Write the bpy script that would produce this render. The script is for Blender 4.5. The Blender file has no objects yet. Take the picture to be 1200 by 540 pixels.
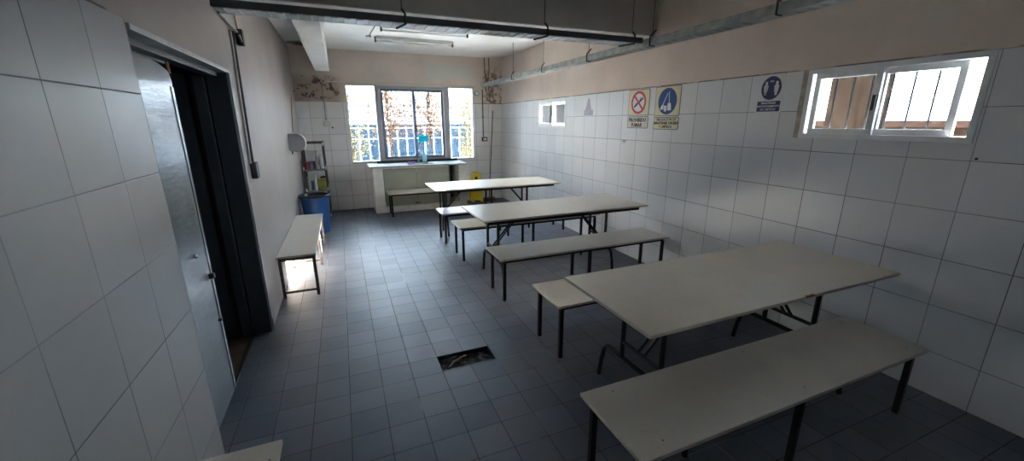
import bpy, bmesh, math, random
from mathutils import Vector, Matrix
random.seed(7)
COL = bpy.context.scene.collection
XL, XR, YB, ZC = -0.703, 3.321, 8.57, 2.99
YN = -1.6            # wall behind the camera
TILE_TOP = 2.07
# ------------------------------------------------------------------ materials
def newmat(name):
    m = bpy.data.materials.new(name); m.use_nodes = True
    nt = m.node_tree; nt.nodes.clear()
    out = nt.nodes.new('ShaderNodeOutputMaterial'); b = nt.nodes.new('ShaderNodeBsdfPrincipled')
    nt.links.new(b.outputs[0], out.inputs[0])
    return m, nt, b
class G:
    """small node-expression helper"""
    def __init__(s, nt): s.nt = nt
    def n(s, t, **k):
        x = s.nt.nodes.new(t)
        for a, v in k.items(): setattr(x, a, v)
        return x
    def put(s, sock, v):
        if hasattr(v, 'is_output') or isinstance(v, bpy.types.NodeSocket): s.nt.links.new(v, sock)
        else: sock.default_value = v
    def m(s, op, a, b=0.0, c=None):
        x = s.n('ShaderNodeMath', operation=op); s.put(x.inputs[0], a); s.put(x.inputs[1], b)
        if c is not None: s.put(x.inputs[2], c)
        return x.outputs[0]
    def mix(s, f, a, b, mode='MIX'):
        x = s.n('ShaderNodeMix', data_type='RGBA', blend_type=mode)
        s.put(x.inputs[0], f); s.put(x.inputs[6], a); s.put(x.inputs[7], b); return x.outputs[2]
    def pos(s):
        t = s.n('ShaderNodeTexCoord'); return t.outputs['Object']
    def xyz(s, v):
        x = s.n('ShaderNodeSeparateXYZ'); s.put(x.inputs[0], v); return x.outputs
    def noise(s, scale, detail=3, vec=None, rough=.5):
        x = s.n('ShaderNodeTexNoise'); x.inputs['Scale'].default_value = scale; x.inputs['Detail'].default_value = detail
        x.inputs['Roughness'].default_value = rough
        s.put(x.inputs['Vector'], vec if vec is not None else s.pos()); return x.outputs['Fac']
    def ramp(s, f, lo, hi):
        x = s.n('ShaderNodeMapRange', interpolation_type='SMOOTHSTEP'); s.put(x.inputs[0], f)
        x.inputs[1].default_value = lo; x.inputs[2].default_value = hi; return x.outputs[0]
    def bump(s, h, strength=.3, dist=.002, normal=None):
        x = s.n('ShaderNodeBump'); x.inputs['Strength'].default_value = strength; x.inputs['Distance'].default_value = dist
        s.put(x.inputs['Height'], h)
        if normal is not None: s.put(x.inputs['Normal'], normal)
        return x.outputs[0]
def c4(c): return (c[0], c[1], c[2], 1.0)
_mats = {}
def mat(name, col, rough=.5, metal=0., spec=.5, var=.06, scale=12., bump=0., bscale=60., trans=0.):
    if name in _mats: return _mats[name]
    m, nt, b = newmat(name); g = G(nt)
    n = g.noise(scale, 4)
    f = g.ramp(n, .3, .7)
    dark = tuple(max(0, v * (1 - var)) for v in col); lite = tuple(min(1, v * (1 + var)) for v in col)
    g.put(b.inputs['Base Color'], g.mix(f, c4(dark), c4(lite)))
    b.inputs['Roughness'].default_value = rough; b.inputs['Metallic'].default_value = metal
    b.inputs['Specular IOR Level'].default_value = spec
    if trans: b.inputs['Transmission Weight'].default_value = trans
    if bump: g.put(b.inputs['Normal'], g.bump(g.noise(bscale, 3), bump))
    _mats[name] = m; return m

def grid(g, u, v, u0, v0, wu, wv, gap):
    """returns (grout mask, cell id vector) of a rectangular tile grid"""
    a = g.m('DIVIDE', g.m('SUBTRACT', u, u0), wu); c = g.m('DIVIDE', g.m('SUBTRACT', v, v0), wv)
    fa, fc = g.m('FRACT', a), g.m('FRACT', c)
    da = g.m('MULTIPLY', g.m('MINIMUM', fa, g.m('SUBTRACT', 1.0, fa)), wu)
    dc = g.m('MULTIPLY', g.m('MINIMUM', fc, g.m('SUBTRACT', 1.0, fc)), wv)
    d = g.m('MINIMUM', da, dc)
    mask = g.ramp(d, gap, gap * .35)       # 1 in the joint
    cell = g.n('ShaderNodeCombineXYZ'); g.put(cell.inputs[0], g.m('FLOOR', a)); g.put(cell.inputs[1], g.m('FLOOR', c))
    wn = g.n('ShaderNodeTexWhiteNoise', noise_dimensions='3D'); g.put(wn.inputs[0], cell.outputs[0])
    return mask, wn, d
def tilted_normal(g, wn, amt):
    geo = g.n('ShaderNodeNewGeometry')
    s = g.n('ShaderNodeVectorMath', operation='SUBTRACT'); g.put(s.inputs[0], wn.outputs['Color']); s.inputs[1].default_value = (.5, .5, .5)
    k = g.n('ShaderNodeVectorMath', operation='SCALE'); g.put(k.inputs[0], s.outputs[0]); k.inputs['Scale'].default_value = amt
    a = g.n('ShaderNodeVectorMath', operation='ADD'); g.put(a.inputs[0], geo.outputs['Normal']); g.put(a.inputs[1], k.outputs[0])
    nn = g.n('ShaderNodeVectorMath', operation='NORMALIZE'); g.put(nn.inputs[0], a.outputs[0]); return nn.outputs[0]

def wall_material(name, axis, u0, v0, wu, wv, plaster, tile_until_y=None, stains=False, tile_top=TILE_TOP, tilecol=(.74, .76, .79)):
    m, nt, b = newmat(name); g = G(nt); p = g.pos(); x, y, z = g.xyz(p)
    u = y if axis == 'Y' else x
    mask, wn, d = grid(g, u, z, u0, v0, wu, wv, .0032)
    istile = g.m('LESS_THAN', z, tile_top)
    if tile_until_y is not None: istile = g.m('MULTIPLY', istile, g.m('LESS_THAN', y, tile_until_y))
    # tile colour
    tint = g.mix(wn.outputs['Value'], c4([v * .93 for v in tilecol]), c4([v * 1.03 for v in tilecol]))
    grime = g.ramp(g.noise(3.0, 5), .45, .8)
    tint = g.mix(g.m('MULTIPLY', grime, .10), tint, (.45, .42, .38, 1))
    gn = g.ramp(g.noise(1.7, 3), .35, .65)
    groutcol = g.mix(gn, (.13, .13, .15, 1), (.34, .34, .37, 1))
    tile = g.mix(mask, tint, groutcol)
    # plaster colour
    pn = g.ramp(g.noise(2.2, 6), .3, .7)
    pl = g.mix(pn, c4([v * .93 for v in plaster]), c4([v * 1.04 for v in plaster]))
    pl = g.mix(g.m('MULTIPLY', g.ramp(g.noise(9, 5), .55, .75), .10), pl, (.40, .33, .28, 1))
    if stains:
        # peeling damp stains in the upper left of the window wall
        inx = g.m('MULTIPLY', g.ramp(x, .18, -.05), 1.0)
        hi = g.m('MULTIPLY', g.ramp(z, 2.56, 2.46), g.ramp(z, 2.08, 2.16))
        n1 = g.ramp(g.noise(9.5, 7, rough=.68), .525, .58)
        blot = g.m('MULTIPLY', g.m('MULTIPLY', inx, hi), n1)
        soft = g.m('MULTIPLY', g.m('MULTIPLY', inx, g.m('MULTIPLY', g.ramp(z, 2.62, 2.4), g.ramp(z, 2.04, 2.1))), .75)
        pl = g.mix(soft, pl, (.36, .27, .20, 1))
        pl = g.mix(blot, pl, (.09, .07, .07, 1))
        # thin rusty line over the right corner and a paler repaired patch
        r = g.m('MULTIPLY', g.ramp(x, 2.86, 2.96), g.m('MULTIPLY', g.ramp(z, 2.9, 2.6), g.ramp(g.noise(11, 4), .44, .6)))
        pl = g.mix(r, pl, (.30, .20, .14, 1))
        px = g.m('MULTIPLY', g.m('GREATER_THAN', x, 1.70), g.m('LESS_THAN', x, 2.66)); pz = g.m('MULTIPLY', g.m('GREATER_THAN', z, 2.54), g.m('LESS_THAN', z, 2.83))
        pl = g.mix(g.m('MULTIPLY', g.m('MULTIPLY', px, pz), g.ramp(g.noise(14, 5), .2, .42)), pl, (.66, .64, .60, 1))
    # dark seam where the plaster sits on the tiles
    seam = g.ramp(g.m('ABSOLUTE', g.m('SUBTRACT', z, tile_top + .004)), .006, .002)
    seam = g.m('MULTIPLY', seam, g.ramp(g.noise(4, 3), .38, .5))
    if tile_until_y is not None: seam = g.m('MULTIPLY', seam, g.m('LESS_THAN', y, tile_until_y))
    col = g.mix(istile, pl, tile)
    col = g.mix(g.m('MULTIPLY', seam, .8), col, (.10, .06, .05, 1))
    g.put(b.inputs['Base Color'], col)
    rt = g.m('ADD', .30, g.m('MULTIPLY', grime, .15))
    rt = g.m('ADD', rt, g.m('MULTIPLY', mask, .5))
    g.put(b.inputs['Roughness'], g.m('ADD', g.m('MULTIPLY', istile, rt), g.m('MULTIPLY', g.m('SUBTRACT', 1.0, istile), .55)))
    b.inputs['Specular IOR Level'].default_value = .42
    nrm = tilted_normal(g, wn, .035)
    nmix = g.n('ShaderNodeMix', data_type='VECTOR'); geo = g.n('ShaderNodeNewGeometry')
    g.put(nmix.inputs[0], istile); g.put(nmix.inputs[4], geo.outputs['Normal']); g.put(nmix.inputs[5], nrm)
    h = g.m('ADD', g.m('MULTIPLY', g.m('MULTIPLY', mask, istile), -1.0), g.m('MULTIPLY', g.noise(28, 4), g.m('MULTIPLY', g.m('SUBTRACT', 1.0, istile), .6)))
    h = g.m('ADD', h, g.m('MULTIPLY', g.noise(4, 2), .12))
    g.put(b.inputs['Normal'], g.bump(h, .35, .003, nmix.outputs[1]))
    return m
PLASTER = (.74, .635, .565)
M_wr = wall_material('tiled_wall_right', 'Y', 1.1365, .877 - .298, .2917, .298, PLASTER)
M_wb = wall_material('tiled_wall_window', 'X', .10, .877 - .298, .2917, .298, PLASTER, stains=True, tilecol=(.83, .82, .81))
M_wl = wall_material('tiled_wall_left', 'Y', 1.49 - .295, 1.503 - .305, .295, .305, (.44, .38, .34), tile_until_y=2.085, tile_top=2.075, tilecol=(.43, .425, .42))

def floor_material():
    m, nt, b = newmat('worn_floor_tiles'); g = G(nt); p = g.pos(); x, y, z = g.xyz(p)
    mask, wn, d = grid(g, x, y, .087, 2.667, .2035, .2035, .0034)
    a = (.094, .106, .138); c = (.130, .143, .180)
    tint = g.mix(wn.outputs['Value'], c4(a), c4(c))
    wear = g.ramp(g.noise(2.0, 6, rough=.6), .4, .68)
    tint = g.mix(g.m('MULTIPLY', wear, .35), tint, (.17, .17, .18, 1))
    spk = g.ramp(g.noise(90, 3), .55, .72)
    tint = g.mix(g.m('MULTIPLY', spk, .18), tint, (.09, .09, .10, 1))
    brk = g.ramp(g.noise(5.0, 4), .28, .44)
    gm = g.m('MULTIPLY', mask, brk)
    pale = g.ramp(g.noise(1.3, 2), .58, .66)
    gc = g.mix(pale, (.035, .036, .044, 1), (.24, .26, .31, 1))
    dirt = g.ramp(g.noise(3.3, 6, rough=.65), .5, .8)
    col = g.mix(gm, tint, gc); col = g.mix(g.m('MULTIPLY', dirt, .35), col, (.12, .105, .10, 1))
    g.put(b.inputs['Base Color'], col)
    g.put(b.inputs['Roughness'], g.m('ADD', g.m('ADD', .40, g.m('MULTIPLY', g.noise(5, 5), .16)), g.m('MULTIPLY', mask, .3)))
    b.inputs['Specular IOR Level'].default_value = .5
    nrm = tilted_normal(g, wn, .030)
    h = g.m('ADD', g.m('MULTIPLY', mask, -1.0), g.m('MULTIPLY', g.noise(16, 4), .35))
    g.put(b.inputs['Normal'], g.bump(h, .5, .003, nrm))
    return m
M_floor = floor_material()
M_ceil = mat('white_ceiling_paint', (.74, .74, .71), .7, var=.04, scale=1.5)
def ceiling_material():
    m, nt, b = newmat('stained_ceiling_paint'); g = G(nt); p = g.pos(); x, y, z = g.xyz(p)
    n = g.ramp(g.noise(1.4, 5), .3, .7); col = g.mix(n, (.86, .85, .82, 1), (.91, .90, .87, 1))
    # bare spot where the plaster came off in the window wall corner
    dx = g.m('SUBTRACT', x, -.48); dy = g.m('SUBTRACT', y, 8.22)
    r = g.m('SQRT', g.m('ADD', g.m('MULTIPLY', g.m('MULTIPLY', dx, dx), 1.6), g.m('MULTIPLY', g.m('MULTIPLY', dy, dy), .8)))
    r = g.m('ADD', r, g.m('MULTIPLY', g.m('SUBTRACT', g.noise(8, 4), .5), .35))
    col = g.mix(g.ramp(r, .26, .20), col, (.33, .28, .21, 1)); col = g.mix(g.ramp(r, .12, .08), col, (.12, .10, .09, 1))
    dz = g.m('MULTIPLY', g.m('MULTIPLY', g.ramp(x, 2.75, 3.15), g.ramp(y, 8.0, 8.5)), .5)
    col = g.mix(dz, col, (.36, .32, .26, 1))
    g.put(b.inputs['Base Color'], col); b.inputs['Roughness'].default_value = .7
    return m
M_ceiling = ceiling_material()
M_beam = mat('painted_beam', (.60, .56, .51), .7, var=.05, scale=3)
M_beamw = mat('white_beam', (.84, .83, .81), .65, var=.05, scale=3)
def top_material(name, base, warm):
    m, nt, b = newmat(name); g = G(nt)
    n = g.ramp(g.noise(3.0, 6, rough=.6), .35, .7)
    col = g.mix(n, c4(base), c4(warm))
    spk = g.ramp(g.noise(160, 2), .56, .66); col = g.mix(g.m('MULTIPLY', spk, .16), col, (.2, .19, .17, 1))
    st = g.ramp(g.noise(14, 5), .62, .74); col = g.mix(g.m('MULTIPLY', st, .14), col, (.3, .24, .19, 1))
    g.put(b.inputs['Base Color'], col); g.put(b.inputs['Roughness'], g.m('ADD', .34, g.m('MULTIPLY', n, .12)))
    b.inputs['Specular IOR Level'].default_value = .5
    g.put(b.inputs['Normal'], g.bump(g.noise(120, 2), .05)); return m
M_top = top_material('grey_laminate_top', (.62, .55, .465), (.69, .60, .495))
M_topedge = mat('worn_laminate_edge', (.42, .37, .31), .6, var=.2, scale=20)
M_black = mat('black_painted_steel', (.008, .008, .009), .4, spec=.25, var=.3, scale=30)
M_tubegrey = mat('grey_brown_steel', (.13, .115, .10), .45, metal=.3, var=.3, scale=25)
M_galv = mat('galvanised_steel', (.50, .53, .54), .38, metal=.75, var=.14, scale=9, bump=.15, bscale=40)
M_galvd = mat('dull_galvanised_steel', (.40, .42, .41), .5, metal=.55, var=.22, scale=11)
M_darksteel = mat('dark_steel', (.05, .05, .055), .5, metal=.3, var=.2)
M_doorpaint = None
def door_material():
    m, nt, b = newmat('grey_blue_enamel_door'); g = G(nt)
    p = g.pos(); mp = g.n('ShaderNodeMapping'); g.put(mp.inputs[0], p); mp.inputs['Scale'].default_value = (1, .8, 3.2)
    n = g.ramp(g.noise(4, 5), .3, .7); col = g.mix(n, (.19, .215, .235, 1), (.25, .275, .295, 1))
    g.put(b.inputs['Base Color'], col); b.inputs['Roughness'].default_value = .15; b.inputs['Specular IOR Level'].default_value = .9
    g.put(b.inputs['Normal'], g.bump(g.noise(7, 5, mp.outputs[0]), .28, .010)); return m
M_door = door_material()
M_doord = mat('dark_blue_door_paint', (.05, .06, .075), .5, var=.1)
M_frame = mat('grey_frame_paint', (.58, .58, .58), .4, var=.15, scale=8)
M_alu = mat('anodised_aluminium', (.42, .44, .47), .4, metal=.2, var=.06)
M_aluw = mat('white_painted_aluminium', (.78, .80, .82), .38, var=.05)
M_alub = mat('blue_grey_window_frame', (.17, .19, .25), .4, var=.08)
M_white = mat('white_masonry_paint', (.68, .68, .65), .6, var=.08, scale=8)
M_worktop = mat('white_worktop_laminate', (.36, .385, .40), .6, spec=.15, var=.04)
M_greendoor = mat('grey_green_cabinet_paint', (.28, .295, .25), .5, var=.06, scale=5)
M_darkin = mat('dark_recess', (.06, .06, .065), .7)
M_rust = mat('orange_rust', (.35, .14, .05), .8, var=.3, scale=60)
M_dirt = mat('dark_pit_debris', (.07, .065, .06), .9, var=.6, scale=25, bump=.6, bscale=30)
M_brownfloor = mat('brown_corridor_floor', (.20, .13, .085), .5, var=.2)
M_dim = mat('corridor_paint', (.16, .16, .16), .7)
M_blue = mat('blue_plastic', (.020, .105, .33), .38, var=.06)
M_bag = mat('black_bin_bag', (.012, .012, .015), .35, bump=.6, bscale=25)
M_yellow = mat('yellow_plastic', (.78, .56, .03), .4, var=.05)
M_purple = mat('lilac_sponge', (.38, .24, .62), .8, bump=.4)
def translucent(name, col, f=.5):
    m = bpy.data.materials.new(name); m.use_nodes = True; nt = m.node_tree; nt.nodes.clear(); g = G(nt)
    out = g.n('ShaderNodeOutputMaterial'); a = g.n('ShaderNodeBsdfTranslucent'); b = g.n('ShaderNodeBsdfPrincipled'); mx = g.n('ShaderNodeMixShader')
    n = g.mix(g.noise(20, 3), c4([v*.95 for v in col]), c4(col)); g.put(a.inputs[0], n); g.put(b.inputs['Base Color'], n); b.inputs['Roughness'].default_value = .5
    mx.inputs[0].default_value = f; g.put(mx.inputs[2], a.outputs[0]); g.put(mx.inputs[1], b.outputs[0]); g.put(out.inputs[0], mx.outputs[0]); return m
M_cyan = translucent('cyan_paper', (.02, .42, .50), .6)
M_cyanp = translucent('pale_cyan_plastic', (.62, .84, .86), .55)
M_whitep = mat('white_plastic', (.75, .75, .74), .35, var=.03)
M_greyp = mat('lilac_grey_plastic', (.42, .42, .50), .5)
M_pink = mat('pink_plastic', (.70, .18, .28), .4)
M_red = mat('red_plastic', (.55, .05, .06), .4)
M_ygreen = mat('yellow_green_cloth', (.46, .45, .12), .8, var=.2, bump=.4)
M_wood = mat('brown_broom_wood', (.16, .09, .05), .6, var=.15)
M_chrome = mat('chrome', (.7, .72, .75), .15, metal=1.)
M_dispenser = mat('grey_blue_plastic', (.42, .44, .49), .4)
M_socket = mat('ivory_socket_plastic', (.62, .60, .54), .45)
M_cream = mat('cream_sign_plate', (.72, .67, .45), .35, var=.04)
M_creamb = mat('beige_sign_plate', (.66, .59, .50), .35, var=.04)
M_signred = mat('sign_red', (.62, .05, .06), .4, var=.03)
M_signblue = mat('sign_blue', (.02, .08, .28), .4, var=.03)
M_signnavy = mat('sign_navy', (.025, .03, .14), .4, var=.03)
M_signblack = mat('sign_black', (.02, .02, .025), .4, var=.03)
M_signwhite = mat('sign_white', (.72, .74, .76), .4, var=.02)
M_tubeglass = mat('unlit_fluorescent_tube', (.80, .82, .80), .25, var=.02)
def glass_material(name, tint=(1, 1, 1)):
    m = bpy.data.materials.new(name); m.use_nodes = True; nt = m.node_tree; nt.nodes.clear(); g = G(nt)
    out = g.n('ShaderNodeOutputMaterial'); tr = g.n('ShaderNodeBsdfTransparent'); gl = g.n('ShaderNodeBsdfGlossy'); mx = g.n('ShaderNodeMixShader')
    tr.inputs[0].default_value = c4(tint); gl.inputs['Roughness'].default_value = .03
    fr = g.n('ShaderNodeFresnel'); fr.inputs[0].default_value = 1.45
    g.put(mx.inputs[0], fr.outputs[0]); g.put(mx.inputs[1], tr.outputs[0]); g.put(mx.inputs[2], gl.outputs[0]); g.put(out.inputs[0], mx.outputs[0])
    return m
M_glass = glass_material('window_glass', (.93, .96, .97))
# ------------------------------------------------------------------ mesh helpers
class MB:
    def __init__(s): s.bm = bmesh.new()
    def box(s, x0, x1, y0, y1, z0, z1, bevel=0., seg=2, M=None):
        r = bmesh.ops.create_cube(s.bm, size=1)
        vs = r['verts']
        mt = Matrix.Translation(((x0+x1)/2, (y0+y1)/2, (z0+z1)/2)) @ Matrix.Diagonal((abs(x1-x0), abs(y1-y0), abs(z1-z0), 1))
        if M is not None: mt = M @ mt
        bmesh.ops.transform(s.bm, matrix=mt, verts=vs)
        if bevel:
            es = list({e for v in vs for e in v.link_edges})
            bmesh.ops.bevel(s.bm, geom=es, offset=bevel, segments=seg, profile=.6, affect='EDGES')
        return s
    def tube(s, pts, r, n=10, square=False, caps=True):
        pts = [Vector(p) for p in pts]; rings = []
        up = None
        for i, p in enumerate(pts):
            if i == 0: t = (pts[1]-p)
            elif i == len(pts)-1: t = (p-pts[i-1])
            else: t = (pts[i+1]-p).normalized() + (p-pts[i-1]).normalized()
            t.normalize()
            if up is None:
                up = Vector((0, 0, 1)) if abs(t.z) < .9 else Vector((0, 1, 0))
            a = t.cross(up); 
            if a.length < 1e-4: up = Vector((1, 0, 0)); a = t.cross(up)
            a.normalize(); b = a.cross(t).normalized(); up = b
            rr = r[i] if isinstance(r, (list, tuple)) else r
            k = 4 if square else n; ring = []
            for j in range(k):
                an = 2*math.pi*j/k + (math.pi/4 if square else 0); q = rr*(math.sqrt(2) if square else 1)
                ring.append(s.bm.verts.new(p + a*math.cos(an)*q + b*math.sin(an)*q))
            rings.append(ring)
        for A, B in zip(rings, rings[1:]):
            k = len(A)
            for j in range(k): s.bm.faces.new((A[j], A[(j+1) % k], B[(j+1) % k], B[j]))
        if caps: s.bm.faces.new(rings[0][::-1]); s.bm.faces.new(rings[-1])
        return s
    def prism(s, poly, axis, a0, a1):
        """polygon given in the two other axes (in xyz order), extruded along axis"""
        def pt(u, v, w): return {'X': (w, u, v), 'Y': (u, w, v), 'Z': (u, v, w)}[axis]
        A = [s.bm.verts.new(pt(u, v, a0)) for u, v in poly]; B = [s.bm.verts.new(pt(u, v, a1)) for u, v in poly]
        n = len(poly)
        for j in range(n): s.bm.faces.new((A[j], A[(j+1) % n], B[(j+1) % n], B[j]))
        s.bm.faces.new(A[::-1]); s.bm.faces.new(B); return s
    def lathe(s, prof, c, n=24, axis='Z', sx=1., sy=1.):
        rings = []
        for r, h in prof:
            ring = []
            for j in range(n):
                t = 2*math.pi*j/n; u, v = r*math.cos(t)*sx, r*math.sin(t)*sy
                q = {'Z': (u, v, h), 'X': (h, u, v), 'Y': (u, h, v)}[axis]
                ring.append(s.bm.verts.new((c[0]+q[0], c[1]+q[1], c[2]+q[2])))
            rings.append(ring)
        for A, B in zip(rings, rings[1:]):
            for j in range(n): s.bm.faces.new((A[j], A[(j+1) % n], B[(j+1) % n], B[j]))
        s.bm.faces.new(rings[0][::-1]); s.bm.faces.new(rings[-1]); return s
    def build(s, name, m, parent=None, smooth=False, origin=None):
        bmesh.ops.remove_doubles(s.bm, verts=s.bm.verts, dist=1e-6)
        bmesh.ops.recalc_face_normals(s.bm, faces=s.bm.faces)
        if origin is not None: bmesh.ops.translate(s.bm, vec=-Vector(origin), verts=s.bm.verts)
        me = bpy.data.meshes.new(name); s.bm.to_mesh(me); s.bm.free()
        me.materials.append(m)
        if smooth:
            for f in me.polygons: f.use_smooth = True
            me.set_sharp_from_angle(angle=math.radians(38))
        o = bpy.data.objects.new(name, me); COL.objects.link(o)
        if origin is not None: o.location = origin
        if parent is not None: o.parent = parent
        return o
def tag(o, label=None, cat=None, group=None, kind=None):
    if label: o['label'] = label
    if cat: o['category'] = cat
    if group: o['group'] = group
    if kind: o['kind'] = kind
    return o
def thing(name, label, cat, loc=(0, 0, 0), group=None):
    o = bpy.data.objects.new(name, None); o.empty_display_size = .1; COL.objects.link(o); o.location = loc
    return tag(o, label, cat, group)
def copy_tree(o, parent=None):
    c = o.copy(); COL.objects.link(c); c.parent = parent
    for ch in list(o.children): copy_tree(ch, c)
    return c
def struct(name, mb, m, parent=None, **k):
    o = mb.build(name, m, parent, **k)
    if parent is None: o['kind'] = 'structure'
    return o
def structE(name, loc=(0, 0, 0)):
    o = bpy.data.objects.new(name, None); COL.objects.link(o); o.location = loc; o['kind'] = 'structure'; return o

# ------------------------------------------------------------------ room shell
PIT = (.495, .894, 2.476, 2.667)
mb = MB()
for (x0, x1, y0, y1) in ((XL-.118, PIT[0], YN, YB+.2), (PIT[1], XR+.2, YN, YB+.2), (PIT[0], PIT[1], YN, PIT[2]), (PIT[0], PIT[1], PIT[3], YB+.2)):
    mb.box(x0, x1, y0, y1, -.10, 0)
struct('floor', mb, M_floor)
# pit left by missing tiles, with rubble in it
mb = MB(); 
nx, ny = 22, 12
vv = [[mb.bm.verts.new((PIT[0]+(PIT[1]-PIT[0])*i/nx, PIT[2]+(PIT[3]-PIT[2])*j/ny, -.026 + random.uniform(-.006, .007) + .010*math.sin(i*.9+j*.5)*math.cos(j*.7) - (.012 if i in (0, nx) or j in (0, ny) else 0))) for j in range(ny+1)] for i in range(nx+1)]
for i in range(nx):
    for j in range(ny): mb.bm.faces.new((vv[i][j], vv[i+1][j], vv[i+1][j+1], vv[i][j+1]))
pit = mb.build('rubble_bed', M_dirt, None, smooth=True)
tag(pit, 'dark rubble and dust in the hole of missing floor tiles', 'rubble', kind='stuff')
mb = MB()
mb.tube([(.56, 2.52, -.014), (.60, 2.57, -.008), (.66, 2.60, -.009), (.70, 2.63, -.014)], .007, 8)
mb.tube([(.53, 2.60, -.012), (.58, 2.615, -.006), (.64, 2.64, -.012)], .005, 8)
rag = mb.build('pipe_end', M_tubegrey, None, smooth=True); tag(rag, 'bent grey pipe ends lying in the floor hole', 'pipe')

def wall_with_holes(name, axis, a0, a1, t0, t1, z0, z1, holes, m):
    """axis 'Y': wall runs along Y (a), thickness in X (t)."""
    mb = MB(); holes = sorted(holes); cur = a0
    def B(p0, p1, q0, q1):
        if p1-p0 < 1e-5 or q1-q0 < 1e-5: return
        if axis == 'Y': mb.box(t0, t1, p0, p1, q0, q1)
        else: mb.box(p0, p1, t0, t1, q0, q1)
    for (h0, h1, hz0, hz1) in holes:
        B(cur, h0, z0, z1); B(h0, h1, z0, hz0); B(h0, h1, hz1, z1); cur = h1
    B(cur, a1, z0, z1)
    return struct(name, mb, m)
NW = (1.150, 2.165, 1.572, 2.068)      # near small window
FW = (5.765, 6.745, 1.60, 2.045)       # far small window
BW = (.165, 2.68, .93, 2.385)          # back window
DR = (2.085, 3.625, -.1, 2.062)        # doorway
wall_with_holes('wall_right', 'Y', YN, YB+.2, XR, XR+.18, -.1, ZC, [NW, FW], M_wr)
wall_with_holes('wall_back', 'X', XL, XR, YB, YB+.2, -.1, ZC, [BW], M_wb)
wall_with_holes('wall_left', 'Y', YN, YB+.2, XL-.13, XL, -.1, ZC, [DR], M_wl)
struct('wall_front', MB().box(XL-.13, XR+.18, YN-.15, YN, -.1, ZC), M_wr)
struct('ceiling', MB().box(XL-.13, XR+.18, YN-.15, YB+.2, ZC, ZC+.15), M_ceiling)
# concrete beams
struct('trim_1', MB().box(XL, XR, 3.86, 4.28, 2.61, ZC+.01, .004), M_beam)
struct('trim_5', MB().box(XL, XR, 3.862, 4.277, 2.60, 2.611, .002), M_beamw)
struct('trim_2', MB().box(-.31, -.07, 4.28, YB, 2.60, ZC+.01, .006), M_beamw)
# side room behind the doorway
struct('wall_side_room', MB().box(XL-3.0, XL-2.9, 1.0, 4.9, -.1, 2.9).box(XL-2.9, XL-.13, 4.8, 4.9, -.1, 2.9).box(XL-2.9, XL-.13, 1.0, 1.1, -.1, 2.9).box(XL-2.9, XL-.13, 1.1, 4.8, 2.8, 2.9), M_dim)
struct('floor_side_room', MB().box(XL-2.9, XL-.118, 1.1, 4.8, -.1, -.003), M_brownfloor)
struct('trim_3', MB().box(XL-.135, XL-.115, DR[0], DR[1], -.002, .008, .003), M_darksteel)
# door frame
fr = structE('trim_4')
mb = MB(); mb.box(XL-.13, XL+.012, DR[0], DR[1], DR[3]-.022, DR[3]+.002, .003); mb.box(XL-.13, XL+.012, DR[1]-.022, DR[1]+.002, 0, DR[3], .003)
mb.build('door_frame', M_frame, fr)
MB().box(XL-.128, XL-.004, DR[1]-.040, DR[1]-.020, 0, DR[3]-.02).build('jamb', M_doord, fr)
MB().box(XL-.128, XL-.06, DR[0], DR[1], DR[3]-.05, DR[3]-.02).build('lintel', M_doord, fr)
MB().box(XL-.001, XL+.014, DR[1]-.020, DR[1]+.016, 0, .10, .003).build('jamb_foot', M_black, fr)
# closed leaf, its top corner cut round
d1 = structE('door_1')
LX0, LX1, LY0, LY1, LZ = -.850, -.812, 2.09, 2.825, 2.005
poly = [(LY0, .012), (LY1, .012), (LY1, LZ-.09)] + [(LY1-.05+.05*math.cos(t), LZ-.09+.055*math.sin(t)) for t in [.3, .7, 1.1, 1.4]] + [(LY1-.16, LZ-.012), (LY1-.3, LZ), (LY0, LZ)]
MB().prism(poly, 'X', LX0, LX1).build('leaf', M_door, d1)
MB().box(LX1-.002, LX1+.004, LY1-.035, LY1-.002, .014, LZ-.12, .001).build('edge_strip', M_door, d1)
mb = MB(); mb.box(LX1, LX1+.028, LY1-.075, LY1-.045, .80, .83, .004); mb.box(LX1, LX1+.02, LY1-.07, LY1-.05, .52, .535, .003); mb.build('latch', M_darksteel, d1)
MB().lathe([(.012, 0), (.012, .012), (.005, .016)], (LX1, 2.60, .99), 14, 'X').build('door_knob', M_chrome, d1)
# head panel above the closed leaf
MB().box(-.845, -.820, 2.085, 2.845, 2.0, 2.045).build('head_panel', M_door, fr)
MB().box(-.822, -.812, 2.815, 2.85, 1.955, 2.03, .002).build('rust_patch', M_rust, fr)
# open leaf swung into the side room
d2 = structE('door_2')
MB().box(-1.60, -.842, 3.565, 3.600, .012, 2.03, .003).build('leaf', M_doord, d2)
mb = MB(); mb.box(-1.55, -1.03, 3.556, 3.566, .15, .95, .004); mb.box(-1.55, -1.03, 3.556, 3.566, 1.05, 1.9, .004); mb.build('door_panel', M_doord, d2)
MB().box(-.925, -.905, 3.552, 3.566, .02, 2.02, .003).build('edge_strip', M_black, d2)

# ------------------------------------------------------------------ windows
def rect_frame(mb, axis, a0, a1, z0, z1, t0, t1, w, wb=None):
    wb = wb or w
    for (p0, p1, q0, q1) in ((a0, a1, z0, z0+wb), (a0, a1, z1-w, z1), (a0, a0+w, z0+wb, z1-w), (a1-w, a1, z0+wb, z1-w)):
        if axis == 'Y': mb.box(t0, t1, p0, p1, q0, q1, .003)
        else: mb.box(p0, p1, t0, t1, q0, q1, .003)
    return mb
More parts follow.
